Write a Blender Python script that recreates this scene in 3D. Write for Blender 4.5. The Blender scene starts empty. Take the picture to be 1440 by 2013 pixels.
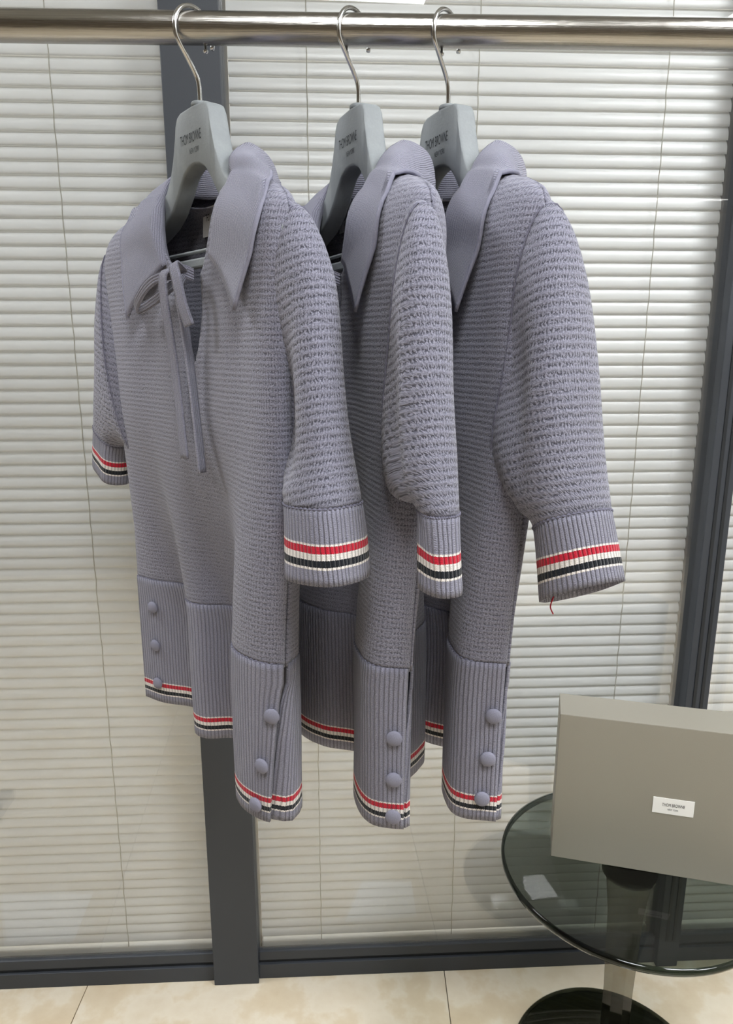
import bpy, bmesh, math, random
from mathutils import Vector, Matrix, noise
random.seed(7)
scene = bpy.context.scene
COL = scene.collection
PI = math.pi

# ------------------------------------------------------------------ camera
cam_d = bpy.data.cameras.new('camera'); cam = bpy.data.objects.new('camera', cam_d); COL.objects.link(cam)
cam_d.sensor_fit = 'VERTICAL'; cam_d.sensor_height = 36.0; cam_d.lens = 36.0 * 1400.0 / 2013.0
cam_d.clip_start = 0.02
cam.location = (0, 0, 1.3); cam.rotation_euler = (math.radians(90 - 13.1), 0, 0)
scene.camera = cam
# ------------------------------------------------------------------ world, exposure
world = bpy.data.worlds.new('world'); scene.world = world; world.use_nodes = True
bg = world.node_tree.nodes['Background']; bg.inputs[0].default_value = (1.0, 0.95, 0.84, 1); bg.inputs[1].default_value = 0.6
scene.view_settings.view_transform = 'Standard'; scene.view_settings.look = 'None'
scene.view_settings.gamma = 1.0; scene.view_settings.use_curve_mapping = False
scene.view_settings.exposure = 0.52
LAMP_STRENGTH = 20.0
LAMP_SPOTS = [(0.12, -0.32), (1.95, -0.32), (1.2, 0.25), (-1.6, 0.85)]
CEIL = 2.62

# ------------------------------------------------------------------ material helpers
def srgb(r, g, b):
    f = lambda c: (c / 255 / 12.92) if c / 255 <= 0.04045 else ((c / 255 + 0.055) / 1.055) ** 2.4
    return (f(r), f(g), f(b), 1)
class NT:
    def __init__(s, name):
        s.m = bpy.data.materials.new(name); s.m.use_nodes = True; s.t = s.m.node_tree
        s.t.nodes.clear(); s.out = s.t.nodes.new('ShaderNodeOutputMaterial')
    def n(s, typ, **kw):
        nd = s.t.nodes.new(typ)
        for k, v in kw.items(): setattr(nd, k, v)
        return nd
    def l(s, a, b): s.t.links.new(a, b)
    def put(s, sock, v):
        if hasattr(v, 'is_linked') or hasattr(v, 'links'): s.l(v, sock)
        else: sock.default_value = v
    def math(s, op, a, b=0.0, c=0.0, clamp=False):
        nd = s.n('ShaderNodeMath', operation=op, use_clamp=clamp)
        for i, v in enumerate((a, b, c)): s.put(nd.inputs[i], v)
        return nd.outputs[0]
    def mix(s, f, a, b):
        nd = s.n('ShaderNodeMix', data_type='RGBA'); s.put(nd.inputs[0], f); s.put(nd.inputs[6], a); s.put(nd.inputs[7], b)
        return nd.outputs[2]
    def noise(s, vec, scale, detail=2.0, rough=0.5):
        nd = s.n('ShaderNodeTexNoise'); nd.inputs['Scale'].default_value = scale; nd.inputs['Detail'].default_value = detail
        nd.inputs['Roughness'].default_value = rough
        if vec is not None: s.l(vec, nd.inputs['Vector'])
        return nd.outputs['Fac']
    def ramp(s, f, stops):
        nd = s.n('ShaderNodeValToRGB'); e = nd.color_ramp.elements
        while len(e) < len(stops): e.new(0.5)
        for i, (p, c) in enumerate(stops): e[i].position = p; e[i].color = c
        s.l(f, nd.inputs[0]); return nd.outputs[0]
    def bsdf(s, col, rough=0.5, metal=0.0, spec=0.5, bump=None, dist=0.001, strength=1.0, **kw):
        b = s.n('ShaderNodeBsdfPrincipled'); s.put(b.inputs['Base Color'], col); s.put(b.inputs['Roughness'], rough)
        b.inputs['Metallic'].default_value = metal; b.inputs['Specular IOR Level'].default_value = spec
        for k, v in kw.items(): s.put(b.inputs[k], v)
        if bump is not None:
            bn = s.n('ShaderNodeBump'); bn.inputs['Distance'].default_value = dist; bn.inputs['Strength'].default_value = strength
            s.l(bump, bn.inputs['Height']); s.l(bn.outputs[0], b.inputs['Normal'])
        s.l(b.outputs[0], s.out.inputs[0]); return b
    def obj(s): return s.n('ShaderNodeTexCoord').outputs['Object']
    def uv(s):
        sp = s.n('ShaderNodeSeparateXYZ'); s.l(s.n('ShaderNodeTexCoord').outputs['UV'], sp.inputs[0]); return sp.outputs[0], sp.outputs[1]

def plain(name, col, rough=0.5, metal=0.0, spec=0.5, grain=0.0, scale=200, bump=0.0):
    t = NT(name); n = t.noise(t.obj(), scale, 3)
    c = t.mix(t.math('MULTIPLY', n, grain), col, tuple(x * 0.6 for x in col[:3]) + (1,)) if grain else col
    t.bsdf(c, rough, metal, spec, n if bump else None, bump or 0.001); return t.m

YARN = srgb(150, 150, 167); YARN_DARK = srgb(72, 71, 88)
WHITE_Y = srgb(236, 230, 226); RED_Y = srgb(200, 22, 52); NAVY_Y = srgb(12, 20, 30)

def wobble(t, u, v, amt=0.0009, scale=60):
    cx = t.n('ShaderNodeCombineXYZ'); t.l(u, cx.inputs[0]); t.l(v, cx.inputs[1])
    nd = t.n('ShaderNodeTexNoise'); nd.inputs['Scale'].default_value = scale; nd.inputs['Detail'].default_value = 1
    t.l(cx.outputs[0], nd.inputs['Vector'])
    sp = t.n('ShaderNodeSeparateXYZ'); t.l(nd.outputs['Color'], sp.inputs[0])
    f = lambda a, b: t.math('ADD', a, t.math('MULTIPLY', t.math('SUBTRACT', b, 0.5), amt * 2))
    return f(u, sp.outputs[0]), f(v, sp.outputs[1]), cx.outputs[0]
def coswave(t, x, period):
    return t.math('MULTIPLY_ADD', t.math('COSINE', t.math('MULTIPLY', x, 2 * PI / period)), 0.5, 0.5)

def smooth(t, x, a, b):
    mr = t.n('ShaderNodeMapRange', interpolation_type='SMOOTHSTEP'); mr.inputs[1].default_value = a; mr.inputs[2].default_value = b; t.put(mr.inputs[0], x); return mr.outputs[0]
def knit_waffle(name, pu=0.0032, pv=0.0074, ridge_h=0.5, hole_k=0.8, base_k=0.25):
    """Rows of raised stitches; irregular dark openings gather in the furrows between rows, lined up in wales."""
    t = NT(name); u, v = t.uv(); u, v, vec = wobble(t, u, v, 0.0009, 130)
    R = coswave(t, v, pv); C = coswave(t, u, pu)
    cx = t.n('ShaderNodeCombineXYZ'); t.l(t.math('DIVIDE', u, pu * 0.45), cx.inputs[0]); t.l(t.math('DIVIDE', v, pv * 0.36), cx.inputs[1])
    n1 = t.math('MULTIPLY_ADD', C, 0.13, t.noise(cx.outputs[0], 1.0, 1, 0.5))
    furrow = t.math('SUBTRACT', 1.0, R)
    fl = smooth(t, n1, 0.66, 0.46)
    dark = t.math('MULTIPLY', t.math('MULTIPLY', fl, t.math('MULTIPLY_ADD', furrow, 1 - base_k, base_k)), hole_k, clamp=True)
    sp = t.noise(vec, 820, 2, 0.6); speck = smooth(t, sp, 0.36, 0.64)
    h = t.math('SUBTRACT', t.math('MULTIPLY', R, ridge_h), t.math('MULTIPLY', dark, 0.8)); h = t.math('MULTIPLY_ADD', sp, 0.8, h)
    col = t.mix(t.math('MULTIPLY', t.math('SUBTRACT', 1.0, speck), 0.42), YARN, YARN_DARK)
    col = t.mix(dark, col, srgb(38, 39, 54))
    t.bsdf(col, 0.92, 0, 0.12, h, 0.0010, 0.75, **{'Sheen Weight': 0.25, 'Sheen Roughness': 0.6}); return t.m

def knit_rib(name, pu=0.0046, stripes=None, fine_rows=True, along=0, depth=0.0012, contrast=0.55):
    """along=0: ribs run along v.  stripes = list of (v_low, v_high, colour) measured up from the edge."""
    t = NT(name); u, v = t.uv()
    if along: u, v = v, u
    u, v, vec = wobble(t, u, v, 0.0005, 70)
    C = coswave(t, u, pu)
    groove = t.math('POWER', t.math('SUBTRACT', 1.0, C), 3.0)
    rows = coswave(t, t.math('ADD', v, t.math('MULTIPLY', t.math('PINGPONG', u, pu / 4), 0.8)), 0.0021)
    fine = smooth(t, t.noise(vec, 900, 2, 0.6), 0.64, 0.36)
    h = t.math('MULTIPLY_ADD', rows, 0.14, t.math('SUBTRACT', 1.0, groove)); h = t.math('MULTIPLY_ADD', fine, -0.16, h)
    col = t.mix(t.math('MULTIPLY', fine, 0.36), YARN, YARN_DARK)
    if stripes:
        jag = t.math('ADD', v, t.math('MULTIPLY', t.math('PINGPONG', u, pu / 4), 0.55))
        for lo, hi, c in stripes:
            f = t.math('MULTIPLY', t.math('GREATER_THAN', jag, lo), t.math('LESS_THAN', jag, hi))
            col = t.mix(f, col, c)
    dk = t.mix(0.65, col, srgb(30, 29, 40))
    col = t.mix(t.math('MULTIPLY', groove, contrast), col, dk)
    t.bsdf(col, 0.9, 0, 0.12, h, depth, 0.9, **{'Sheen Weight': 0.2, 'Sheen Roughness': 0.6}); return t.m

def stripe_set(base, k=1.0):
    b = base; L = []
    for a, c in ((0.0022, WHITE_Y), (0.0062, NAVY_Y), (0.0058, WHITE_Y), (0.0066, RED_Y), (0.0020, WHITE_Y)):
        L.append((b, b + a * k, c)); b += a * k
    return L
M = {}
M['waffle'] = knit_waffle('waffle_knit', 0.0028, 0.0054, 0.36, 0.60, 0.35)
M['waffle_sleeve'] = knit_waffle('waffle_knit_sleeve', 0.0028, 0.0074, 0.55, 0.80, 0.28)
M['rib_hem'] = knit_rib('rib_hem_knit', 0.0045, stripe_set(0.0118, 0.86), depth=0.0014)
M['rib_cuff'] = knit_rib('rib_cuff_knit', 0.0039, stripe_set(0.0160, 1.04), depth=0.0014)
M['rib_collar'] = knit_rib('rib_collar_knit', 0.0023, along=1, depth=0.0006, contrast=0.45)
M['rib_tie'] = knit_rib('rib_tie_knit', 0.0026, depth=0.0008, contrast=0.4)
M['yarn'] = plain('yarn', srgb(120, 119, 135), 0.95, 0, 0.1, 0.6, 900, 0.0006)
M['yarn_button'] = plain('yarn_button', srgb(146, 146, 163), 0.9, 0, 0.15, 0.5, 1400, 0.0006)
M['red_thread'] = plain('red_thread', RED_Y, 0.9)
M['cotton_label'] = plain('cotton_label', srgb(232, 231, 232), 0.8, 0, 0.2, 0.12, 900, 0.0003)
M['ink'] = plain('ink', srgb(28, 30, 34), 0.7, 0, 0.2)
M['hanger_ink'] = plain('hanger_ink', srgb(62, 66, 70), 0.6, 0, 0.2)
def hanger_plastic():
    t = NT('hanger_plastic'); o = t.obj(); n = t.noise(o, 45, 4, 0.6); n2 = t.noise(o, 420, 2)
    c = t.mix(t.math('MULTIPLY', t.math('SUBTRACT', n, 0.45, clamp=True), 1.6, clamp=True), srgb(140, 145, 148), srgb(160, 165, 166))
    c = t.mix(t.math('MULTIPLY', n2, 0.25), c, srgb(112, 118, 122))
    t.bsdf(c, 0.55, 0, 0.35, n2, 0.0002); return t.m
M['hanger'] = hanger_plastic()
M['chrome'] = plain('chrome', srgb(205, 205, 205), 0.16, 1.0, 0.5)
def brushed():
    t = NT('brushed_steel'); mp = t.n('ShaderNodeMapping'); mp.inputs['Scale'].default_value = (6, 900, 900); t.l(t.obj(), mp.inputs[0])
    n = t.noise(mp.outputs[0], 1.0, 4, 0.7)
    c = t.mix(t.math('MULTIPLY', n, 0.7), srgb(186, 183, 178), srgb(112, 108, 103))
    t.bsdf(c, t.math('MULTIPLY_ADD', n, 0.16, 0.12), 1.0, 0.5, n, 0.0002); return t.m
M['steel'] = brushed()
M['frame'] = plain('frame_paint', srgb(64, 68, 75), 0.5, 0, 0.4, 0.15, 700, 0.0001)
M['frame_dark'] = plain('frame_dark_paint', srgb(40, 43, 47), 0.5, 0, 0.4)
M['slat'] = plain('slat_enamel', srgb(234, 236, 236), 0.30, 0.0, 0.5)
M['cord'] = plain('cord', srgb(178, 176, 166), 0.9)
M['rail_white'] = plain('rail_enamel', srgb(225, 226, 222), 0.35)
def glass(name, tint, rough=0.0, r0=0.04):
    t = NT(name); tr = t.n('ShaderNodeBsdfTransparent'); tr.inputs[0].default_value = tint
    gl = t.n('ShaderNodeBsdfGlossy'); gl.inputs['Roughness'].default_value = rough
    lw = t.n('ShaderNodeLayerWeight'); lw.inputs['Blend'].default_value = 0.5          # Facing = 1 - |cos|
    f = t.math('MULTIPLY_ADD', t.math('POWER', lw.outputs['Facing'], 5.0), 1 - r0, r0)
    mx = t.n('ShaderNodeMixShader'); t.l(f, mx.inputs[0]); t.l(tr.outputs[0], mx.inputs[1]); t.l(gl.outputs[0], mx.inputs[2])
    t.l(mx.outputs[0], t.out.inputs[0]); return t.m
M['pane'] = glass('window_glass', (0.985, 0.987, 0.987, 1), 0.0, 0.10)
M['table_glass'] = glass('smoked_glass', (0.50, 0.54, 0.51, 1), 0.01)
M['base_glass'] = glass('dark_smoked_glass', (0.26, 0.28, 0.24, 1), 0.02)
M['stem_glass'] = glass('stem_acrylic', (0.60, 0.59, 0.55, 1), 0.03)
M['rim_glass'] = glass('glass_rim', (0.16, 0.20, 0.18, 1), 0.02)
def card():
    t = NT('grey_card'); o = t.obj(); n = t.noise(o, 900, 3)
    t.bsdf(t.mix(t.math('MULTIPLY', n, 0.3), srgb(152, 148, 137), srgb(132, 128, 117)), 0.5, 0, 0.35, n, 0.0001); return t.m
M['card'] = card()
def marble():
    t = NT('beige_marble'); info = t.n('ShaderNodeObjectInfo'); o = t.n('ShaderNodeTexCoord').outputs['Object']
    va = t.n('ShaderNodeVectorMath', operation='ADD'); t.l(o, va.inputs[0])
    vs = t.n('ShaderNodeVectorMath', operation='SCALE'); vs.inputs[3].default_value = 17.0
    cb = t.n('ShaderNodeCombineXYZ'); t.l(info.outputs['Random'], cb.inputs[0]); t.l(info.outputs['Random'], cb.inputs[1]); t.l(cb.outputs[0], vs.inputs[0]); t.l(vs.outputs[0], va.inputs[1])
    n = t.noise(va.outputs[0], 7.0, 5, 0.55); n2 = t.noise(va.outputs[0], 26, 4, 0.6)
    c = t.ramp(n, [(0.36, srgb(222, 208, 184)), (0.48, srgb(232, 221, 201)), (0.535, srgb(222, 206, 178)), (0.66, srgb(212, 193, 162))])
    c = t.mix(t.math('MULTIPLY', n2, 0.35), c, srgb(238, 230, 212))
    t.bsdf(c, 0.14, 0, 0.5); return t.m
M['marble'] = marble()
M['grout'] = plain('grout', srgb(150, 132, 108), 0.9)
M['wall'] = plain('wall_paint', srgb(180, 178, 172), 0.85, 0, 0.2, 0.05, 60)
M['wall_brown'] = plain('wall_panelling', srgb(128, 118, 104), 0.7, 0, 0.3, 0.2, 8)
M['ceil'] = plain('ceiling_paint', srgb(196, 196, 192), 0.9, 0, 0.2, 0.05, 60)
M['paper'] = plain('paper', srgb(246, 246, 244), 0.8, 0, 0.2)
def emis(name, col, st):
    t = NT(name); e = t.n('ShaderNodeEmission'); e.inputs[0].default_value = col; e.inputs[1].default_value = st; t.l(e.outputs[0], t.out.inputs[0]); return t.m
M['lamp'] = emis('lamp_diffuser', (0.965, 0.985, 1.0, 1), LAMP_STRENGTH)

# ------------------------------------------------------------------ mesh helpers
def link(name, me, mat, parent=None, smooth=False):
    if mat is not None and not me.materials: me.materials.append(mat)
    if smooth:
        for p in me.polygons: p.use_smooth = True
    o = bpy.data.objects.new(name, me); COL.objects.link(o)
    if parent is not None: o.parent = parent
    return o
def mesh_obj(name, verts, faces, mat, parent=None, smooth=False, uvs=None):
    me = bpy.data.meshes.new(name); me.from_pydata([tuple(v) for v in verts], [], faces)
    if uvs is not None:
        lay = me.uv_layers.new(name='UVMap')
        for lp in me.loops: lay.data[lp.index].uv = uvs[lp.vertex_index]
    me.update(); return link(name, me, mat, parent, smooth)
def empty(name, loc=(0, 0, 0), rz=0.0):
    o = bpy.data.objects.new(name, None); COL.objects.link(o); o.location = loc; o.rotation_euler = (0, 0, rz); o.empty_display_size = 0.05; return o
def tag(o, label, cat, group=None):
    o['label'] = label; o['category'] = cat
    if group: o['group'] = group
    return o
def struct(o): o['kind'] = 'structure'; return o
def boxmesh(x0, x1, y0, y1, z0, z1, bev=0.0, seg=2):
    bm = bmesh.new(); bmesh.ops.create_cube(bm, size=1)
    for v in bm.verts: v.co = Vector(((x0 + x1) / 2 + v.co.x * (x1 - x0), (y0 + y1) / 2 + v.co.y * (y1 - y0), (z0 + z1) / 2 + v.co.z * (z1 - z0)))
    if bev: bmesh.ops.bevel(bm, geom=bm.edges[:], offset=bev, segments=seg, affect='EDGES', profile=0.5)
    me = bpy.data.meshes.new('box'); bm.to_mesh(me); bm.free(); return me
def box(name, x0, x1, y0, y1, z0, z1, mat, parent=None, bev=0.0):
    me = boxmesh(x0, x1, y0, y1, z0, z1, bev); me.name = name; return link(name, me, mat, parent)
def tube(name, pts, r, mat, parent=None, seg=10, cap=True, rfun=None):
    pts = [Vector(p) for p in pts]; verts = []; faces = []; prev = None
    for i, p in enumerate(pts):
        d = (pts[min(i + 1, len(pts) - 1)] - pts[max(i - 1, 0)]).normalized()
        if prev is None: prev = d.orthogonal().normalized()
        prev = (prev - d * prev.dot(d)).normalized(); b = d.cross(prev)
        rr = rfun(i / (len(pts) - 1)) if rfun else r
        for k in range(seg):
            a = 2 * PI * k / seg; verts.append(p + (prev * math.cos(a) + b * math.sin(a)) * rr)
    for i in range(len(pts) - 1):
        for k in range(seg):
            faces.append((i * seg + k, i * seg + (k + 1) % seg, (i + 1) * seg + (k + 1) % seg, (i + 1) * seg + k))
    if cap: faces.append(tuple(reversed(range(seg)))); faces.append(tuple(range((len(pts) - 1) * seg, len(pts) * seg)))
    return mesh_obj(name, verts, faces, mat, parent, True)
def lathe(name, prof, mat, parent=None, seg=48, smooth=True, loc=(0, 0, 0), cap=True):
    verts = []; faces = []
    for r, z in prof:
        for k in range(seg):
            a = 2 * PI * k / seg; verts.append((loc[0] + r * math.cos(a), loc[1] + r * math.sin(a), loc[2] + z))
    n = len(prof)
    for i in range(n - 1):
        for k in range(seg): faces.append((i * seg + k, i * seg + (k + 1) % seg, (i + 1) * seg + (k + 1) % seg, (i + 1) * seg + k))
    if cap: faces.append(tuple(reversed(range(seg)))); faces.append(tuple(range((n - 1) * seg, n * seg)))
    return mesh_obj(name, verts, faces, mat, parent, smooth)
def cr(pts, n):
    """Catmull-Rom through points (any dimension), n samples, near-uniform in chord length."""
    P = [Vector(p) for p in pts]; d = [0.0]
    for a, b in zip(P, P[1:]): d.append(d[-1] + max((b - a).length, 1e-9))
    out = []
    for i in range(n):
        s = d[-1] * i / (n - 1); k = 0
        while k < len(P) - 2 and s > d[k + 1]: k += 1
        t = (s - d[k]) / (d[k + 1] - d[k]); p1, p2 = P[k], P[k + 1]
        p0 = P[k - 1] if k > 0 else p1 * 2 - p2; p3 = P[k + 2] if k + 2 < len(P) else p2 * 2 - p1
        out.append(0.5 * ((2 * p1) + (p2 - p0) * t + (2 * p0 - 5 * p1 + 4 * p2 - p3) * t * t + (3 * p1 - p0 - 3 * p2 + p3) * t ** 3))
    return out
def cru(pts, n):
    """Catmull-Rom, samples uniform in the index of the control points."""
    P = [Vector(p) for p in pts]; out = []; m = len(P)
    for i in range(n):
        f = (m - 1) * i / (n - 1); k = min(int(f), m - 2); t = f - k; p1, p2 = P[k], P[k + 1]
        p0 = P[k - 1] if k > 0 else p1 * 2 - p2; p3 = P[k + 2] if k + 2 < m else p2 * 2 - p1
        out.append(0.5 * ((2 * p1) + (p2 - p0) * t + (2 * p0 - 5 * p1 + 4 * p2 - p3) * t * t + (3 * p1 - p0 - 3 * p2 + p3) * t ** 3))
    return out
def lerp(a, b, t): return a + (b - a) * t
def sst(e0, e1, x): t = min(max((x - e0) / (e1 - e0), 0), 1); return t * t * (3 - 2 * t)
def interp(tab, x):
    if x <= tab[0][0]: return tab[0][1]
    for (a, va), (b, vb) in zip(tab, tab[1:]):
        if x <= b: return lerp(va, vb, (x - a) / (b - a))
    return tab[-1][1]
def text_mesh(name, txt, width, thick, mat, parent, mw, bend=None):
    """Flat lettering: text fitted to a width, sheared nowhere, placed by matrix mw (local x right, y up)."""
    cu = bpy.data.curves.new(name, 'FONT'); cu.body = txt; cu.size = 1.0; cu.align_x = 'CENTER'; cu.align_y = 'CENTER'; cu.extrude = 0.0
    tmp = bpy.data.objects.new('tmp', cu); COL.objects.link(tmp)
    dg = bpy.context.evaluated_depsgraph_get(); me = bpy.data.meshes.new_from_object(tmp.evaluated_get(dg))
    bpy.data.objects.remove(tmp); bpy.data.curves.remove(cu)
    xs = [v.co.x for v in me.vertices]; ys = [v.co.y for v in me.vertices]
    w = max(xs) - min(xs); h = max(ys) - min(ys); cx = (max(xs) + min(xs)) / 2; cy = (max(ys) + min(ys)) / 2
    for v in me.vertices: v.co = mw @ Vector(((v.co.x - cx) / w * width, (v.co.y - cy) / h * thick, 0))
    if bend:
        for v in me.vertices: v.co.y += bend(v.co.x)
    me.name = name; return link(name, me, mat, parent)
def frame_mat(o, xd, yd):
    xd = Vector(xd).normalized(); yd = Vector(yd); yd = (yd - xd * yd.dot(xd)).normalized(); zd = xd.cross(yd)
    m = Matrix((xd, yd, zd)).transposed().to_4x4(); m.translation = Vector(o); return m

# ------------------------------------------------------------------ room shell
PHI = math.radians(2.78); WX, WY = 0.0, 1.2515            # the glazed partition's foot line
def wl(x, y):                                              # partition-local -> world
    return (WX + x * math.cos(PHI) - y * math.sin(PHI), WY + x * math.sin(PHI) + y * math.cos(PHI))
XL, XR, YB = -2.6, 2.6, -2.4
floor = struct(empty('floor')); box('screed', XL - .1, XR + .1, YB - .1, 2.0, -0.06, -0.0095, M['grout'], floor)
TS = 0.748; tile_me = boxmesh(-TS / 2 + .0008, TS / 2 - .0008, -TS / 2 + .0008, TS / 2 - .0008, -0.0095, 0.0, 0.0006, 1)
x0 = -0.582 + TS / 2
for i in range(-3, 4):
    for j in range(-3, 2):
        o = link('tile', tile_me, M['marble'], floor); o.location = (x0 + i * TS, 1.02 + j * TS, 0); o.rotation_euler = (0, 0, 0)
ceiling = struct(box('ceiling', XL - .1, XR + .1, YB - .1, 1.45, CEIL, CEIL + .08, M['ceil']))
struct(box('wall_left', XL - .1, XL, YB, 1.12, 0, CEIL, M['wall_brown']))
struct(box('wall_right', XR, XR + .1, YB, 1.37, 0, CEIL, M['wall']))
struct(box('wall_rear', XL - .1, XR + .1, YB - .1, YB, 0, CEIL, M['wall_brown']))

# glazed partition: mullions and rails (structure), panes, blinds
part = struct(empty('wall_front', (WX, WY, 0), PHI))
MUL = [(-0.318, -0.226), (0.622, 0.668)]
ZT = CEIL
spans = [(-2.55, -0.318), (-0.226, 0.622), (0.668, 2.55)]
def mullion(x0, x1, grooves):
    box('mullion', x0, x1, -0.012, 0.075, 0.0, ZT, M['frame'], part, 0.0015)
    for g in grooves: box('mullion_gasket', g - .003, g + .003, -0.0135, -0.010, 0.066, ZT, M['frame_dark'], part)
mullion(*MUL[0], []); mullion(*MUL[1], [0.639, 0.654])
box('end_post', -2.60, -2.55, -0.012, 0.075, 0, ZT, M['frame'], part); box('end_post', 2.55, 2.60, -0.012, 0.075, 0, ZT, M['frame'], part)
for a, b in spans:
    box('bottom_track', a, b, 0.0, 0.075, 0.0, 0.0350, M['frame'], part, 0.001)
    box('bottom_rail', a, b, 0.004, 0.0195, 0.0415, 0.064, M['frame'], part, 0.002)
    box('rail_gasket', a, b, 0.0065, 0.0195, 0.035, 0.0415, M['frame_dark'], part)
    box('top_rail', a, b, 0.0, 0.075, ZT - 0.07, ZT, M['frame'], part, 0.002)
for i, (a, b) in enumerate(spans):
    g = box('window_%d' % (i + 1), a, b, 0.010, 0.016, 0.0645, ZT - 0.07, M['pane']); g.location = (WX, WY, 0); g.rotation_euler = (0, 0, PHI); struct(g)

# ------------------------------------------------------------------ venetian blinds
PITCH = 0.0219
def slat_mesh(x0, x1):
    n = 6; w = 0.025; verts = []; faces = []
    tilt = math.radians(74)
    for side in (0, 1):
        for k in range(n + 1):
            s = (k / n - 0.5) * w; c = 0.0030 * (1 - (2 * s / w) ** 2) + (0.00025 if side == 0 else -0.00025)
            # s runs along the slat's width, bottom edge towards the room; bulge towards the room
            y = -s * math.cos(tilt) * -1 - c * math.sin(tilt); z = s * math.sin(tilt) + c * math.cos(tilt) * 1
            for x in (x0, x1): verts.append((x, y, z))
    m = (n + 1) * 2
    for k in range(n):
        a = k * 2; faces.append((a, a + 1, a + 3, a + 2)); faces.append((m + a, m + a + 2, m + a + 3, m + a + 1))
    faces.append((0, m, m + 1, 1)); faces.append((2 * n, 2 * n + 1, m + 2 * n + 1, m + 2 * n))
    me = bpy.data.meshes.new('slat'); me.from_pydata(verts, [], faces); me.update()
    for p in me.polygons: p.use_smooth = len(p.vertices) == 4 and p.index < 2 * n
    me.materials.append(M['slat']); return me
BL = [('white metal venetian blind behind the left glass pane', [-1.9, -1.2, -0.502], -1.35, spans[0][1]),
      ('white metal venetian blind behind the middle glass pane, between the two dark mullions', [-0.095, 0.185, 0.50], spans[1][0], spans[1][1]),
      ('white metal venetian blind behind the glass right of the narrow dark mullion', [0.95, 1.4], spans[2][0], 1.75)]
for (lab, cords, a, b) in BL:
    bl = tag(empty('venetian_blind', (WX, WY, 0), PHI), lab, 'blind', 'venetian blinds behind the glass partition')
    me = slat_mesh(a + 0.004, b - 0.004); z = 0.0765; i = 0
    while z < 2.28:
        o = link('slat', me, None, bl); o.location = (0, 0.047, z + random.uniform(-.0004, .0004))
        o.rotation_euler = (math.radians(random.gauss(0, 0.5)), random.gauss(0, 0.0003), 0); z += PITCH; i += 1
    box('blind_bottom_rail', a + 0.004, b - 0.004, 0.036, 0.058, 0.040, 0.062, M['rail_white'], bl, 0.003)
    box('head_rail', a + 0.004, b - 0.004, 0.032, 0.062, 2.29, 2.33, M['rail_white'], bl, 0.002)
    for c in cords:
        if a < c < b:
            pts = [(c + math.sin(k * 1.9) * .0006, 0.0335 + (k % 2) * .0012, 0.062 + k * (2.2 / 100)) for k in range(101)]
            tube('ladder_cord', pts, 0.0009, M['cord'], bl, 5)

# ------------------------------------------------------------------ ceiling lights
for k, (x, y) in enumerate(LAMP_SPOTS):
    lp = tag(empty('ceiling_light', (x, y, CEIL)), ['square white ceiling panel light over the rail', 'square white ceiling panel light to the far right', 'square white ceiling panel light above the round table', 'square white ceiling panel light to the far left'][k], 'light', 'square ceiling panel lights')
    box('diffuser', -.29, .29, -.29, .29, -.012, -.006, M['lamp'], lp)
    for s in (-1, 1):
        box('trim', -.30, .30, s * .295 - .007, s * .295 + .007, -.014, 0, M['ceil'], lp); box('trim', s * .295 - .007, s * .295 + .007, -.288, .288, -.014, 0, M['ceil'], lp)

# ------------------------------------------------------------------ clothes rail
RZ, RY, RR = 1.6145, 0.8205, 0.0150
RPH = math.radians(1.75)
def rail_y(x): return RY + x * math.tan(RPH)
rail = tag(empty('clothes_rail', (0, RY, 0), RPH), 'brushed steel clothes rail running across the top, carrying three hangers', 'clothes rail')
pole = tube('pole', [(-1.05 + 2.1 * k / 40, 0, RZ) for k in range(41)], RR, M['steel'], rail, 32)
for s in (-1.0, 1.0):
    tube('post', [(s, 0, RZ - .01), (s, 0, 0.03)], 0.0125, M['steel'], rail, 20)
    box('foot', s - .02, s + .02, -.22, .22, 0.0, 0.03, M['steel'], rail, 0.004)
for sx in (-0.165, -0.0205, 0.078):
    lathe('screw', [(0.0014, 0.004), (0.0014, -0.001), (0.0024, -0.0015), (0.0026, -0.003), (0.0015, -0.0045)], M['chrome'], rail, 12, True, (sx, 0.004, RZ - RR - 0.002))

# ------------------------------------------------------------------ hangers
def hz_top(x):
    x = abs(x); return interp([(0, 1.5425), (.026, 1.5410), (.033, 1.538), (.0365, 1.532), (.0395, 1.520), (.0445, 1.503), (.052, 1.485), (.064, 1.468), (.085, 1.453), (.12, 1.441), (.155, 1.428), (.18, 1.414), (.192, 1.402), (.197, 1.392)], x)
def hz_bot(x):
    x = abs(x); return interp([(0, 1.4860), (.012, 1.4845), (.024, 1.479), (.034, 1.469), (.044, 1.4565), (.057, 1.443), (.075, 1.431), (.10, 1.421), (.14, 1.405), (.17, 1.393), (.19, 1.384), (.197, 1.381)], x)
def h_thk(x): return interp([(0, .0105), (.05, .0105), (.08, .011), (.12, .012), (.165, .013), (.197, .010)], abs(x))
def h_yc(x): return interp([(0, .022), (.04, .0212), (.08, .0185), (.12, .0145), (.16, .008), (.197, .001)], abs(x))
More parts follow.
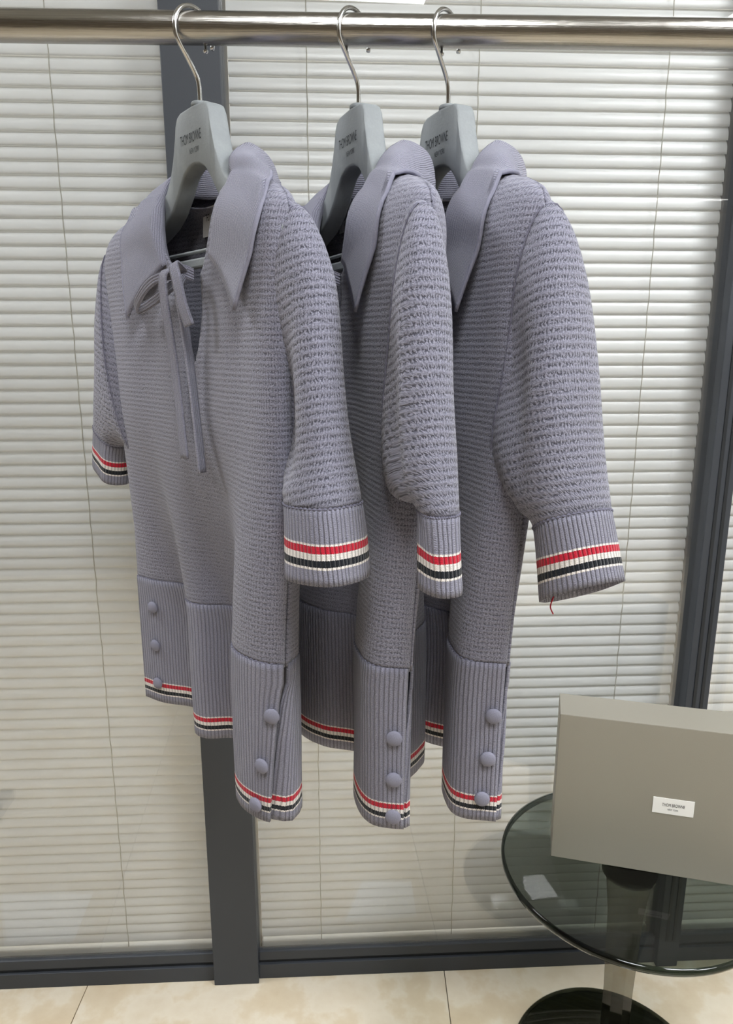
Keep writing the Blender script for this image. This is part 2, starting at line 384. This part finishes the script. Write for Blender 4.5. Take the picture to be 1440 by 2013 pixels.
def make_hanger(origin, ang, label, hook_turn, dx):
    h = tag(empty('coat_hanger', (origin[0], origin[1], 0), ang), label, 'hanger', 'grey coat hangers on the rail')
    xs = [-.197 + .394 * i / 120 for i in range(121)]; xs = sorted(set(xs + [s * v for s in (-1, 1) for v in (.0345, .0365, .0385)]))
    verts = []; faces = []; c = 0.0030; n = 12
    for x in xs:
        zt, zb, t, y = hz_top(x), hz_bot(x), h_thk(x), h_yc(x)
        e = interp([(0, 1), (.188, 1), (.197, .55)], abs(x)); t *= e; cc = min(c, (zt - zb) * .3, t * .5)
        zm = (zt + zb) / 2; hh = (zt - zb) / 2 * (1 if e == 1 else .8 + .2 * e)
        for (sy, sz) in ((-1, 1), (1, 1), (1, -1), (-1, -1)):
            Y = y + sy * t; Z = zm + sz * hh
            seq = [(Y, Z - sz * cc), (Y - sy * cc * .3, Z - sz * cc * .3), (Y - sy * cc, Z)]
            if (sy, sz) in ((1, 1), (-1, -1)): seq.reverse()
            for (a, b) in seq: verts.append((x + dx, a, b))
    for i in range(len(xs) - 1):
        for k in range(n): faces.append((i * n + k, i * n + (k + 1) % n, (i + 1) * n + (k + 1) % n, (i + 1) * n + k))
    faces.append(tuple(reversed(range(n)))); faces.append(tuple(range((len(xs) - 1) * n, len(xs) * n)))
    b = mesh_obj('hanger_body', verts, faces, M['hanger'], h, True)
    md = b.modifiers.new('edges', 'EDGE_SPLIT'); md.split_angle = math.radians(50)
    lathe('ferrule', [(.0095, 0), (.0095, .004), (.0085, .0052), (.0035, .0056)], M['hanger'], h, 24, True, (dx, h_yc(0), 1.5415))
    # wire hook: up, outwards, over the rail
    R = 0.0245; zc = RZ + RR + 0.0041 - R
    pr = [(0, 1.545), (0, 1.556), (-.0005, 1.566), (-.004, 1.574), (-.012, 1.586), (-.0200, 1.5965), (-.0238, 1.6035)]
    pr += [(-R * math.cos(a), zc + R * math.sin(a)) for a in [math.radians(8 + 190 * k / 18) for k in range(19)]]
    ct, st = math.cos(hook_turn), math.sin(hook_turn)
    ca_, sa_ = math.cos(ang), math.sin(ang); wx0 = origin[0] + dx * ca_ - h_yc(0) * sa_; wy0 = origin[1] + dx * sa_ + h_yc(0) * ca_
    hy = math.cos(ang + hook_turn); sft = (rail_y(wx0) - wy0) / hy             # bring the loop's centre over the rail
    pts = []
    for (y, z) in pr:
        yy = y + sft * sst(1.556, 1.60, z); pts.append((dx - yy * st, h_yc(0) + yy * ct, z))
    pts = cr(pts, 60)
    tube('hook', pts, 0.0023, M['chrome'], h, 10)
    # trouser bar: a thin rod and the flat bar below it
    tube('trouser_rod', [(dx - .150 + .3 * k / 12, 0.008, 1.3985) for k in range(13)], 0.0019, M['hanger'], h, 8)
    box('trouser_bar', dx - .152, dx + .152, 0.004, 0.012, 1.3815, 1.3915, M['hanger'], h, 0.002)
    for s in (-1, 1): box('bar_bracket', dx + s * .150 - .004, dx + s * .150 + .004, 0.003, 0.013, 1.380, 1.412, M['hanger'], h, 0.001)
    yf = h_yc(0) - .0105 - .00035
    text_mesh('lettering', 'THOM BROWNE', .046, .0098, M['hanger_ink'], h, frame_mat((dx - .004, yf, 1.5125), (1, 0, 0), (0, 0, 1)), lambda x: h_yc(x - dx) - h_yc(0))
    text_mesh('lettering', 'NEW YORK', .021, .0052, M['hanger_ink'], h, frame_mat((dx + .003, yf, 1.4995), (1, 0, 0), (0, 0, 1)), lambda x: h_yc(x - dx) - h_yc(0))
    return h

# ------------------------------------------------------------------ knitted polos
def g_yc(x): return 0.024 * (1 - min(abs(x) / .2, 1) ** 2)
def g_top(x, front):
    ax = abs(x)
    sh = interp([(0, 1.474), (.08, 1.462), (.12, 1.453), (.16, 1.443), (.18, 1.435), (.192, 1.427), (.2, 1.412)], ax)
    if ax < .088:
        t = ax / .088
        if front: nk = 1.372 + (1.460 - 1.372) * t ** 1.6
        else: nk = 1.450 + .010 * t ** 2
        return min(sh, nk)
    return sh
ZB, ZH, ZSL = 0.982, 0.800, 0.962       # band top, hem edge, slit top

def solidify(o, t, off=1.0):
    md = o.modifiers.new('thickness', 'SOLIDIFY'); md.thickness = t; md.offset = off; md.use_even_offset = False; return o
def grid_obj(name, rows, mat, parent, closed=False, flip=False, v0=0.0, vfun=None, ufun=None, period=None):
    """rows: list of rows of Vectors; uv in metres: u along the row, v from row 0 downwards (or vfun(i,j))."""
    nr, nc = len(rows), len(rows[0]); verts = [p for r in rows for p in r]; faces = []; uvs = []
    us = [0.0]
    mid = rows[nr // 2]
    for j in range(1, nc): us.append(us[-1] + (mid[j] - mid[j - 1]).length)
    vs = [[0.0] * nc for _ in range(nr)]
    for j in range(nc):
        for i in range(1, nr): vs[i][j] = vs[i - 1][j] + (rows[i][j] - rows[i - 1][j]).length
    for i in range(nr):
        for j in range(nc): uvs.append((ufun(i, j) if ufun else us[j], vfun(i, j) if vfun else v0 + vs[i][j]))
    m = nc if closed else nc - 1
    me = bpy.data.meshes.new(name)
    for i in range(nr - 1):
        for j in range(m):
            f = (i * nc + j, i * nc + (j + 1) % nc, (i + 1) * nc + (j + 1) % nc, (i + 1) * nc + j)
            faces.append(tuple(reversed(f)) if flip else f)
    me.from_pydata([tuple(v) for v in verts], [], faces)
    lay = me.uv_layers.new(name='UVMap'); tot = us[-1] + (mid[0] - mid[-1]).length
    for p in me.polygons:
        js = [me.loops[l].vertex_index % nc for l in p.loop_indices]
        wrap = closed and (nc - 1 in js) and (0 in js)
        umax = max(uvs[me.loops[l].vertex_index][0] for l in p.loop_indices)
        for l in p.loop_indices:
            vi = me.loops[l].vertex_index; uu, vv = uvs[vi]
            if period:
                if uu < umax - period / 2: uu += period
            elif wrap and vi % nc == 0: uu = uvs[vi + nc - 1][0] + (rows[vi // nc][0] - rows[vi // nc][-1]).length if ufun else tot
            lay.data[l].uv = (uu, vv)
    me.update(); return link(name, me, mat, parent, True)

def make_polo(origin, ang, label, P):
    g = tag(empty('knit_polo', (origin[0], origin[1], 0), ang), label, 'polo shirt', 'knitted polo shirts on the rail')
    seed = P['seed']; hemF, hemB = P['hemF'], P['hemB']; NC = 64
    F = cr([(x, y, 0) for x, y in hemF], NC); B = cr([(x, y, 0) for x, y in hemB], NC)
    Wc = P.get('wc', .192)
    def chest(j, front, z):
        s = -1 + 2 * j / (NC - 1)
        ang_ = s * PI / 2; x = Wc * (math.sin(ang_) * .55 + s * .45)
        x *= 1 + 0.035 * sst(1.25, 1.44, z)
        k = (1 - abs(s) ** 3.2) ** .5
        y = g_yc(x) + (-(P.get('df', .034)) if front else .030) * k
        return x, y
    def prof(j, z, front):
        xc, yc_ = chest(j, front, z); hp = F[j] if front else B[j]
        t = sst(P.get('fz1', 1.24), P.get('fz0', .93), z)
        # folds fan out from the chest: strongest at the hem
        x = lerp(xc, hp.x, t); y = lerp(yc_, hp.y, t)
        w = noise.noise(Vector((x * 14 + seed, z * 4.5, 3.1 if front else 9.2))) * .006 * sst(1.44, 1.30, z) * (1 - abs(-1 + 2 * j / (NC - 1)) ** 6)
        return x, y + w
    def panel(front):
        rows = []; NR = 70
        for i in range(NR):
            f = i / (NR - 1); row = []
            for j in range(NC):
                xt, _ = chest(j, front, 1.44); zt = g_top(xt, front)
                ff = f ** 1.25; z = lerp(zt, ZB, ff); d = zt - z
                x, y = prof(j, z, front); yc_ = g_yc(x)
                sh = g_top(xt, False) if abs(xt) > .088 else 1.462
                q = min(max((max(sh, zt) - z) / .045, 0), 1); q = math.sqrt(1 - (1 - q) ** 2)
                base = yc_ if z > 1.2 else lerp(y, yc_, sst(1.1, 1.2, z))
                y = lerp(base, y, q)
                # neck slit: halves part along the centre front
                if front:
                    sl = P.get('slit', (1.292, .012, .020)); s = -1 + 2 * j / (NC - 1)
                    if z > sl[0] and abs(x) < .13:
                        gap = sl[1] * math.sqrt(min((z - sl[0]) / .05, 1)); k = max(0, 1 - abs(x) / .13)
                        x += (gap if s > 0 else -gap) * k ** 2
                        y += (-.004 if s < 0 else .003) * k ** 3 * sst(sl[0], sl[0] + .05, z)
                    x += sl[2] * max(0, 1 - (abs(s)) * 1.4) * sst(1.0, 1.3, z)
                row.append(Vector((x, y, z)))
            rows.append(row)
        return rows
    fr, bk = panel(True), panel(False); h = NC // 2
    # front: two halves meet below the slit; one mesh with a cut
    vertsL = [r[:h] for r in fr]; vertsR = [r[h:] for r in fr]
    slz = P.get('slit', (1.292, .012, .020))[0]
    nr = len(fr); verts = [p for r in fr for p in r]; faces = []
    for i in range(nr - 1):
        for j in range(NC - 1):
            if j == h - 1 and (fr[i][j].z > slz - .002): continue
            faces.append((i * NC + j, (i + 1) * NC + j, (i + 1) * NC + j + 1, i * NC + j + 1))
    us = [0.0]; mid = fr[nr // 2]
    for j in range(1, NC): us.append(us[-1] + (mid[j] - mid[j - 1]).length)
    uvs = []
    for i in range(nr):
        for j in range(NC): uvs.append((us[j], -fr[i][j].z))
    solidify(mesh_obj('front_panel', verts, faces, M['waffle'], g, True, uvs), .0028)
    solidify(grid_obj('back_panel', bk, M['waffle'], g, False, False, vfun=lambda i, j: -bk[i][j].z), .0028)
    # rib bands with side slits
    def band(front):
        rows = []; NRb = 26; jj = NC
        for i in range(NRb):
            f = i / (NRb - 1); z = lerp(ZB + .003, ZH, f); row = []
            for j in range(jj):
                e = min(max((ZSL - z) / (ZSL - ZH), 0), 1) ** .7; s = -1 + 2 * j / (NC - 1)
                rf, rb = P.get('slit_r', (0.05, .35)); se = s; inset = 0
                if front and s > .8: se = .8 + (s - .8) * (1 - rf * e)
                if not front and s > .8: se = .8 + (s - .8) * (1 + rb * e)
                fr_ = front
                if se > 1: se = 2 - se; fr_ = True; inset = .0045 * min(1, (1 - se) * 20)
                jf = (se + 1) / 2 * (NC - 1); ja = min(int(jf), NC - 2)
                x0_, y0_ = prof(ja, z, fr_); x1_, y1_ = prof(ja + 1, z, fr_)
                x = lerp(x0_, x1_, jf - ja); y = lerp(y0_, y1_, jf - ja) + inset
                hc = F if fr_ else B; hx = hc[ja].lerp(hc[ja + 1], jf - ja)
                ee = sst(ZSL, ZH, z); x = lerp(x, hx.x, ee); y = lerp(y, hx.y + inset, ee)
                y += (-.0012 if front else .0012)
                zz = z + P.get('hemz', lambda s, f: 0)(s, f) * f
                row.append(Vector((x, y, zz)))
            rows.append(row)
        o = grid_obj('hem_band', rows, M['rib_hem'], g, False, front, vfun=lambda i, j: (ZB + .003 - ZH) * (1 - i / (NRb - 1)))
        solidify(o, .0030); return rows
    fb, bb = band(True), band(False)
    seam = [r for r in fb[0]]; 
    def knots(rows0, k):   # knotted linking seam along the top of a band
        pts = cr(rows0, 220)
        return tube('linking_seam', [p + Vector((0, k * .001, .0005 * math.sin(i * 1.6))) for i, p in enumerate(pts)], .0013, M['yarn'], g, 6, True, lambda t: .0011 + .0006 * math.sin(t * 420))
    knots(fb[0], -1.6); knots(bb[0], 1.6)
    # covered buttons
    bm_me = None
    def button(pos, nrm):
        nonlocal bm_me
        if bm_me is None:
            o = lathe('button', [(.0035, 0), (.0068, .0006), (.0077, .0020), (.0075, .0034), (.0062, .0047), (.0036, .0055), (.0008, .0058)], M['yarn_button'], g, 20); bm_me = o.data
        else: o = link('button', bm_me, None, g)
        o.scale = (1.1, 1.1, 1.1); o.location = pos; o.rotation_euler = Vector(nrm).to_track_quat('Z', 'Y').to_euler()
    for (s, z) in P['buttons']:
        j = (s + 1) / 2 * (NC - 1); i = min(max((ZB + .003 - z) / (ZB + .003 - ZH), 0), 1) * 25
        j0, i0 = int(min(j, NC - 2)), int(min(i, 24)); p = fb[i0][j0].lerp(fb[i0][j0 + 1], j - j0)
        q = fb[i0 + 1][j0].lerp(fb[i0 + 1][j0 + 1], j - j0); p = p.lerp(q, i - i0)
        nx = (fb[i0][j0 + 1] - fb[i0][max(j0 - 1, 0)]).cross(Vector((0, 0, 1))); nx.normalize()
        if nx.y > 0: nx = -nx
        button(p + nx * .003, nx)
    # sleeves: loops fan from the armhole round the underarm to the cuff
    def sleeve(O, I, cy, hb, fold=0.0, fc=.05, ct=.82):
        NL, NS = 60, 56; nt = len(O)
        Oc = cru([(x, 0, z) for x, z in O], NL); Ic = cru([(x, 0, z) for x, z in I], NL); rows = []
        side = 1 if O[0][0] > 0 else -1
        cuts = [interp([(k / (nt - 1), v) for k, v in enumerate(cy)], i / (NL - 1)) for i in range(NL)]
        hbs = [interp([(k / (nt - 1), v) for k, v in enumerate(hb)], i / (NL - 1)) for i in range(NL)]
        for i in range(NL):
            t = i / (NL - 1); o_, i_ = Oc[i], Ic[i]; md = (o_ + i_) / 2; ax = (o_ - i_) / 2; row = []
            for k in range(NS):
                a = 2 * PI * k / NS; ca, sa = math.cos(a), math.sin(a)
                p = md + ax * ca; y = cuts[i] + hbs[i] * (abs(sa) ** .85) * (1 if sa > 0 else -1)
                # slack cloth folds inwards below the shoulder
                fd = fold * math.exp(-((ca - fc) / .5) ** 2) * math.sin(PI * min(t * 1.35, 1)) ** 1.0
                if sa < 0: y += fd
                y += .004 * noise.noise(Vector((p.x * 12, k * .12, p.z * 9 + seed))) * min(1, 4 * t)
                row.append(Vector((p.x, y, p.z)))
            rows.append(row)
        nc_ = int(NL * ct)
        ring = cr(rows[8] + [rows[8][0]], 200); c0 = sum(rows[8], Vector()) / NS
        tube('armhole_seam', [p + (p - c0).normalized() * .0016 + Vector((0, .0022 * (1 if p.y > c0.y else -1), .0004 * math.sin(k * 1.7))) for k, p in enumerate(ring)], .0011, M['yarn'], g, 6, True, lambda t: .0009 + .0004 * math.sin(t * 460))
        flip = side > 0
        rs = rows[:nc_ + 1]
        uh = []
        for r in rs:
            a = [0.0]
            for k in range(1, NS): d = r[k] - r[k - 1]; a.append(a[-1] + math.hypot(d.x, d.y))
            uh.append(a)
        # v counted along the sleeve's outer line
        vv = [0.0]
        for i in range(1, NL): vv.append(vv[-1] + (Oc[i] - Oc[i - 1]).length * .5 + (Ic[i] - Ic[i - 1]).length * .5)
        solidify(grid_obj('sleeve', rs, M['waffle_sleeve'], g, True, flip, vfun=lambda i, j: -rs[i][j].z + .35 * abs(rs[i][j].x),
            ufun=lambda i, j: uh[i][j]), .0028, 0.6)
        Ltot = P.get('cuff_len', .074); rc = rows[nc_:]; n2 = len(rc)
        cc = sum((p for p in rc[0]), Vector()) / NS
        rc2 = []
        for i, r in enumerate(rc):
            f = i / (n2 - 1); c_ = sum(r, Vector()) / NS
            rc2.append([c_ + (p - c_) * (1 + .03 * f) for p in r])
        solidify(grid_obj('cuff', rc2, M['rib_cuff'], g, True, flip, vfun=lambda i, j: Ltot * (1 - i / (n2 - 1))), .0030, 0.8)
        ring = rc2[0] + [rc2[0][0]]; pts = cr(ring, 180)
        c0 = sum(rc2[0], Vector()) / NS
        tube('linking_seam', [p + (p - c0).normalized() * .0022 for p in pts], .0013, M['yarn'], g, 6, True, lambda t: .0011 + .0006 * math.sin(t * 300))
    sleeve(*P['near']); sleeve(*P['far'])
    # collar: stand, roll, leaf
    cx = P.get('ccx', .010)
    def sym(rows_):
        L = [(-x, y, z) for x, y, z in reversed(rows_[1:])] + list(rows_)
        return [(x, y, z) for x, y, z in L]
    Fo = sym([(0, .070, 1.507), (.038, .064, 1.506), (.062, .042, 1.500), (.069, .016, 1.480), (.060, -.006, 1.432), (.040, -.016, 1.386)])
    St = sym([(0, .060, 1.462), (.040, .056, 1.463), (.068, .036, 1.465), (.074, .010, 1.452), (.058, -.006, 1.410), (.034, -.009, 1.372)])
    Le = sym([(0, .082, 1.436), (.062, .074, 1.436), (.104, .038, 1.445), (.130, .008, 1.453), (.136, -.022, 1.402), (.108, -.028, 1.332)])
    NCc = 72; Fo, St, Le = cr(Fo, NCc), cr(St, NCc), cr(Le, NCc); rows = []
    nx_ = P.get('nearx', 0)
    sh_ = lambda p: Vector((p.x + cx * sst(1.50, 1.40, p.z) + nx_ * sst(.0, .05, p.x) * sst(.030, .000, p.y) * sst(1.50, 1.45, p.z), p.y, p.z))
    for i in range(9):
        f = i / 8; rows.append([sh_(St[j].lerp(Fo[j], f) + Vector((0, 0, 0))) for j in range(NCc)])
    for i in range(1, 21):
        f = i / 20; r = []
        for j in range(NCc):
            a = Fo[j]; b = Le[j]; p = a.lerp(b, f)
            out = Vector((p.x, p.y - .02, 0)); out = out.normalized() if out.length > 1e-5 else Vector((0, 1, 0))
            t = abs(-1 + 2 * j / (NCc - 1))
            bul = math.sin(PI * f) * (.012 * (1 - t) + .006)
            p = p + out * bul * .8 + Vector((0, 0, bul * .9 * (1 - t * .6)))
            p += Vector((0, -.006 * sst(.75, 1, t) * f, 0)) + out * .004 * noise.noise(Vector((p.x * 20, p.y * 20, seed + p.z * 12)))
            p = sh_(p)
            sx = min(abs(p.x) / (Wc * 1.03), 1); sarm = math.asin(min(sx, 1)) / (PI / 2) * .5 + sx * .5
            k = max(0, 1 - sarm ** 3.2) ** .5; zt = g_top(max(abs(p.x), .088), True); q = min(max((zt - p.z) / .045, 0), 1); q = math.sqrt(1 - (1 - q) ** 2)
            m = .0075
            if p.z > zt - .045:
                if p.y < g_yc(p.x): p.y = min(p.y, g_yc(p.x) - P.get('df', .034) * k * q - m * q)
                else: p.y = max(p.y, g_yc(p.x) + .030 * k * q + m * q)
                if q < .55: p.z = max(p.z, zt + .006 * (1 - q))
            elif p.y < g_yc(p.x): p.y = min(p.y, g_yc(p.x) - P.get('df', .034) * k - m)
            r.append(p)
        rows.append(r)
    rr = rows
    solidify(grid_obj('collar', rows, M['rib_collar'], g, False, P.get('cflip', False)), .0030, 0.0)
    edge = [Vector(p) for p in rows[-1]]
    tube('collar_edge', edge, .0021, M['yarn_button'], g, 8)
    # neck label on the inside of the back
    lx, lz, ly = P.get('lab', (-.018, 1.438, .046))
    lb = mesh_obj('neck_label', [(lx - .026, ly, lz - .016), (lx + .026, ly, lz - .016), (lx + .026, ly + .002, lz + .016), (lx - .026, ly + .002, lz + .016)], [(0, 1, 2, 3)], M['cotton_label'], g)
    solidify(lb, .0008)
    ti = text_mesh('lettering', 'THOM BROWNE', .034, .0075, M['ink'], lb, frame_mat((lx, ly - .0012, lz + .004), (1, 0, 0), (0, 0.05, 1)))
    text_mesh('lettering', 'NEW YORK', .017, .0045, M['ink'], lb, frame_mat((lx, ly - .0018, lz - .008), (1, 0, 0), (0, 0.05, 1)))
    # ties
    def ribbon(name, pts, w, wdir, n=40):
        C = cr(pts, n); wd = [Vector(a) for a in cr(wdir, n)] if isinstance(wdir[0], (tuple, list)) else [Vector(wdir)] * n
        rows = [[C[i] + wd[i].normalized() * (w * (k / 6 - .5)) for k in range(7)] for i in range(n)]
        o = grid_obj(name, rows, M['rib_tie'], g); solidify(o, .0026, 0); return o
    for (nm, pts, w, wd) in P.get('ties', []): ribbon(nm, pts, w, wd)
    if P.get('knot'):
        kx, ky, kz = P['knot']
        ribbon('tie_knot', [(kx - .008, ky + .006, kz - .004), (kx - .007, ky - .004, kz + .001), (kx, ky - .009, kz + .003), (kx + .008, ky - .005, kz + .001), (kx + .010, ky + .006, kz - .003)], .013, (.1, 0, 1))
    if P.get('thread'): tube('loose_thread', cr(P['thread'], 12), .0006, M['red_thread'], g, 6)
    return g

H1F = [(-.196, .000), (-.16, .012), (-.120, .038), (-.085, .036), (-.060, .010), (-.035, .012), (-.010, .042), (.030, .052), (.065, .020), (.092, -.014), (.118, -.024), (.142, -.023), (.162, -.016), (.176, -.003)]
H1B = [(-.196, .003), (-.14, .055), (-.07, .082), (0, .092), (.06, .085), (.12, .046), (.149, .029), (.166, .016), (.176, -.003)]
H2F = [(-.19, .010), (-.13, -.020), (-.06, -.034), (-.015, -.018), (.015, .014), (.048, .022), (.073, -.003), (.092, -.022), (.129, -.031), (.152, -.027), (.165, -.012), (.172, .000)]
H2B = [(-.19, .012), (-.12, .036), (-.04, .052), (.02, .064), (.062, .078), (.082, .060), (.098, .036), (.125, .018), (.150, .008), (.172, .000)]
H3F = [(-.19, .03), (-.1, .014), (-.05, .012), (-.008, .020), (.022, .040), (.050, .032), (.073, .006), (.088, -.012), (.126, -.025), (.143, -.019), (.155, -.002), (.163, .010)]
H3B = [(-.19, .022), (-.12, .06), (-.04, .08), (.03, .082), (.08, .06), (.105, .036), (.13, .020), (.163, .010)]
near_O = [(.176, 1.430), (.204, 1.412), (.224, 1.370), (.238, 1.29), (.250, 1.21), (.260, 1.160), (.268, 1.092)]
near_I = [(.150, 1.170), (.160, 1.168), (.170, 1.167), (.180, 1.166), (.188, 1.166), (.195, 1.158), (.200, 1.092)]
mir = lambda L: [(-x, z) for x, z in L]
far_O = mir([(.176, 1.430), (.204, 1.412), (.224, 1.370), (.240, 1.30), (.256, 1.235), (.266, 1.195), (.275, 1.143)])
far_I = mir([(.150, 1.165), (.160, 1.160), (.170, 1.170), (.184, 1.172), (.198, 1.172), (.212, 1.163), (.226, 1.112)])
btn = lambda s, zs: [(s, z) for z in zs]
A1, A2, A3 = math.radians(-50), math.radians(-65), math.radians(-65)
O1, O2, O3 = (-.195, .81), (-.030, .82), (.065, .82)
P1 = dict(seed=1.3, slit_r=(.42, .75), ccx=.024, nearx=.026, slit=(1.290, .012, .034), hemF=H1F, hemB=H1B,
    near=(near_O, near_I, [.005, .011, .014, .012, .011, .010, .011], [.019, .027, .028, .029, .031, .033, .036], .021, -.20),
    far=(far_O, far_I, [.007, .000, -.003, -.004, -.004, -.004, -.006], [.018, .030, .029, .026, .024, .022, .020], .0, .05, .80),
    buttons=[(.97, .928), (.93, .868), (.88, .818)] + btn(-.86, [.945, .888, .830]),
    knot=(.034, -.020, 1.374),
    ties=[('tie_tail', [(.026, -.024, 1.378), (.018, -.034, 1.374), (.014, -.034, 1.35), (.016, -.028, 1.28), (.024, -.026, 1.180)], .0135, (1, .1, 0)),
          ('tie_tail', [(.042, -.022, 1.372), (.046, -.032, 1.355), (.048, -.028, 1.31), (.050, -.024, 1.25), (.056, -.022, 1.168)], .011, (.45, -1, 0)),
          ('tie_loop', [(.038, -.022, 1.374), (.050, -.038, 1.380), (.062, -.042, 1.366), (.068, -.040, 1.340), (.073, -.036, 1.320)], .014, (1, .15, .25)),
          ('tie_loop', [(.030, -.022, 1.374), (.000, -.038, 1.368), (-.030, -.042, 1.352), (-.054, -.036, 1.340), (-.030, -.030, 1.346), (.022, -.024, 1.364)], .010, (0, -.3, 1))])
P2 = dict(seed=4.1, lab=(-.070, 1.450, .042), hemF=H2F, hemB=H2B,
    near=([(.176, 1.430), (.202, 1.410), (.218, 1.370), (.228, 1.29), (.236, 1.21), (.242, 1.155), (.250, 1.085)], [(.150, 1.165), (.160, 1.163), (.170, 1.162), (.184, 1.162), (.200, 1.163), (.212, 1.158), (.216, 1.090)],
          [.0, -.006, -.010, -.011, -.008, -.001, -.002], [.020, .029, .030, .030, .026, .017, .0155], .012),
    far=(far_O, far_I, [.004, .006, .006, .006, .006, .006, .006], [.030, .026, .024, .024, .025, .026, .026], .0),
    buttons=btn(.945, [.908, .860, .816]), slit=(1.300, .014, .012),
    knot=(.030, -.022, 1.370),
    ties=[('tie_tail', [(.02, -.024, 1.37), (.018, -.036, 1.36), (.018, -.03, 1.28), (.02, -.026, 1.19)], .0125, (1, .1, 0)),
          ('tie_loop', [(.034, -.024, 1.372), (.052, -.040, 1.374), (.066, -.042, 1.355), (.072, -.038, 1.325), (.075, -.034, 1.305)], .014, (1, .15, .25))])
P3 = dict(seed=8.6, lab=(-.068, 1.449, .042), hemF=H3F, hemB=H3B,
    near=([(.176, 1.430), (.204, 1.410), (.222, 1.370), (.236, 1.29), (.246, 1.21), (.254, 1.160), (.266, 1.098)], [(.150, 1.165), (.159, 1.162), (.170, 1.160), (.182, 1.158), (.194, 1.148), (.204, 1.134), (.209, 1.063)],
          [.004, .008, .010, .012, .018, .026, .034], [.020, .032, .038, .042, .040, .034, .036], .014),
    far=(far_O, far_I, [.004, .006, .006, .006, .006, .006, .006], [.030, .026, .024, .024, .025, .026, .026], .0),
    buttons=[(.955, .926), (.935, .876), (.915, .828)], slit=(1.300, .014, .012),
    knot=(.030, -.018, 1.370),
    thread=[(.222, .016, 1.074), (.221, .014, 1.064), (.223, .016, 1.057)])
make_hanger(O1, A1, 'grey plastic coat hanger inside the leftmost polo, hook over the dark mullion', math.radians(13), .008)
make_hanger(O2, A2, 'grey plastic coat hanger holding the middle polo', math.radians(27), .004)
make_hanger(O3, A3, 'grey plastic coat hanger holding the rightmost polo', math.radians(27), .002)
make_polo(O1, A1, 'lilac grey knitted polo with a tied bow at the neck, leftmost on the rail', P1)
make_polo(O2, A2, 'lilac grey knitted polo in the middle of the rail, with the narrow hanging cuff', P2)
make_polo(O3, A3, 'lilac grey knitted polo rightmost on the rail, sleeve spread towards the blind', P3)

# ------------------------------------------------------------------ side table and box
TX, TY, TZ, TR = 0.445, 1.037, 0.45, 0.213
tb = tag(empty('side_table', (TX, TY, 0)), 'round smoked glass pedestal side table under the grey box', 'table')
lathe('tabletop', [(.0, -.012), (TR - .006, -.012), (TR - .002, -.010), (TR, -.006), (TR - .002, -.002), (TR - .006, 0), (.0, 0)][1:-1], M['table_glass'], tb, 96, True, (0, 0, TZ))
lathe('stem', [(.026, .012), (.026, .20), (.031, .36), (.040, TZ - .0125)], M['stem_glass'], tb, 8, False)
lathe('rim', [(TR - .004, -.0125), (TR + .0006, -.0105), (TR + .0012, -.006), (TR + .0006, -.0015), (TR - .004, -.0002)], M['rim_glass'], tb, 96, True, (0, 0, TZ), False)
lathe('flange', [(.045, -.0165), (.045, -.0125)], M['base_glass'], tb, 32, False, (0, 0, TZ))
lathe('foot', [(.172, .0), (.176, .003), (.176, .008), (.172, .011), (.03, .012)], M['base_glass'], tb, 96)

bx = tag(empty('gift_box', (0.4865, 1.0235, TZ), math.radians(-14)), 'flat olive grey cardboard box standing upright on the round glass table', 'box')
bw, bd, bh = .205, .074, .268
bxl = -.177
box('box_body', bxl, bxl + 2 * bw, 0, bd, 0.0005, bh, M['card'], bx, .0012)
bx.location = (0.4865, 1.0105, TZ)
lab = box('box_label', bxl + .153, bxl + .215, -.0008, .0, .114, .142, M['paper'], bx)
text_mesh('lettering', 'THOM BROWNE', .034, .0055, M['ink'], lab, frame_mat((bxl + .184, -.0011, .1305), (1, 0, 0), (0, 0, 1)))
text_mesh('lettering', 'NEW YORK', .016, .0032, M['hanger_ink'], lab, frame_mat((bxl + .184, -.0011, .1225), (1, 0, 0), (0, 0, 1)))

# white sheets on the floor just this side of the glass: they show as mirror images low in the panes
def sheet(pts, lab_):
    c = Vector((sum(p[0] for p in pts) / len(pts), sum(p[1] for p in pts) / len(pts), 0))
    o = mesh_obj('paper_sheet', [(p[0] - c.x, p[1] - c.y, .0015) for p in pts] + [(p[0] - c.x, p[1] - c.y, .0002) for p in pts],
        [tuple(range(len(pts))), tuple(reversed(range(len(pts), 2 * len(pts))))] + [(i, i + len(pts), (i + 1) % len(pts) + len(pts), (i + 1) % len(pts)) for i in range(len(pts))], M['paper'])
    o.location = c; tag(o, lab_, 'paper', 'white sheets mirrored in the glass')
sheet([(-.037, 1.128), (.131, 1.128), (.136, 1.017), (.015, 1.007)], 'white sheet on the floor under the polos, mirrored low in the middle pane')
sheet([(-.795, 1.122), (-.646, 1.124), (-.643, .982), (-.865, .964)], 'white sheet on the floor at the far left, mirrored low in the left pane')
sheet([(.299, 1.077), (.372, 1.064), (.350, 1.029), (.304, 1.031)], 'small white slip on the floor, mirrored in the glass just left of the table')
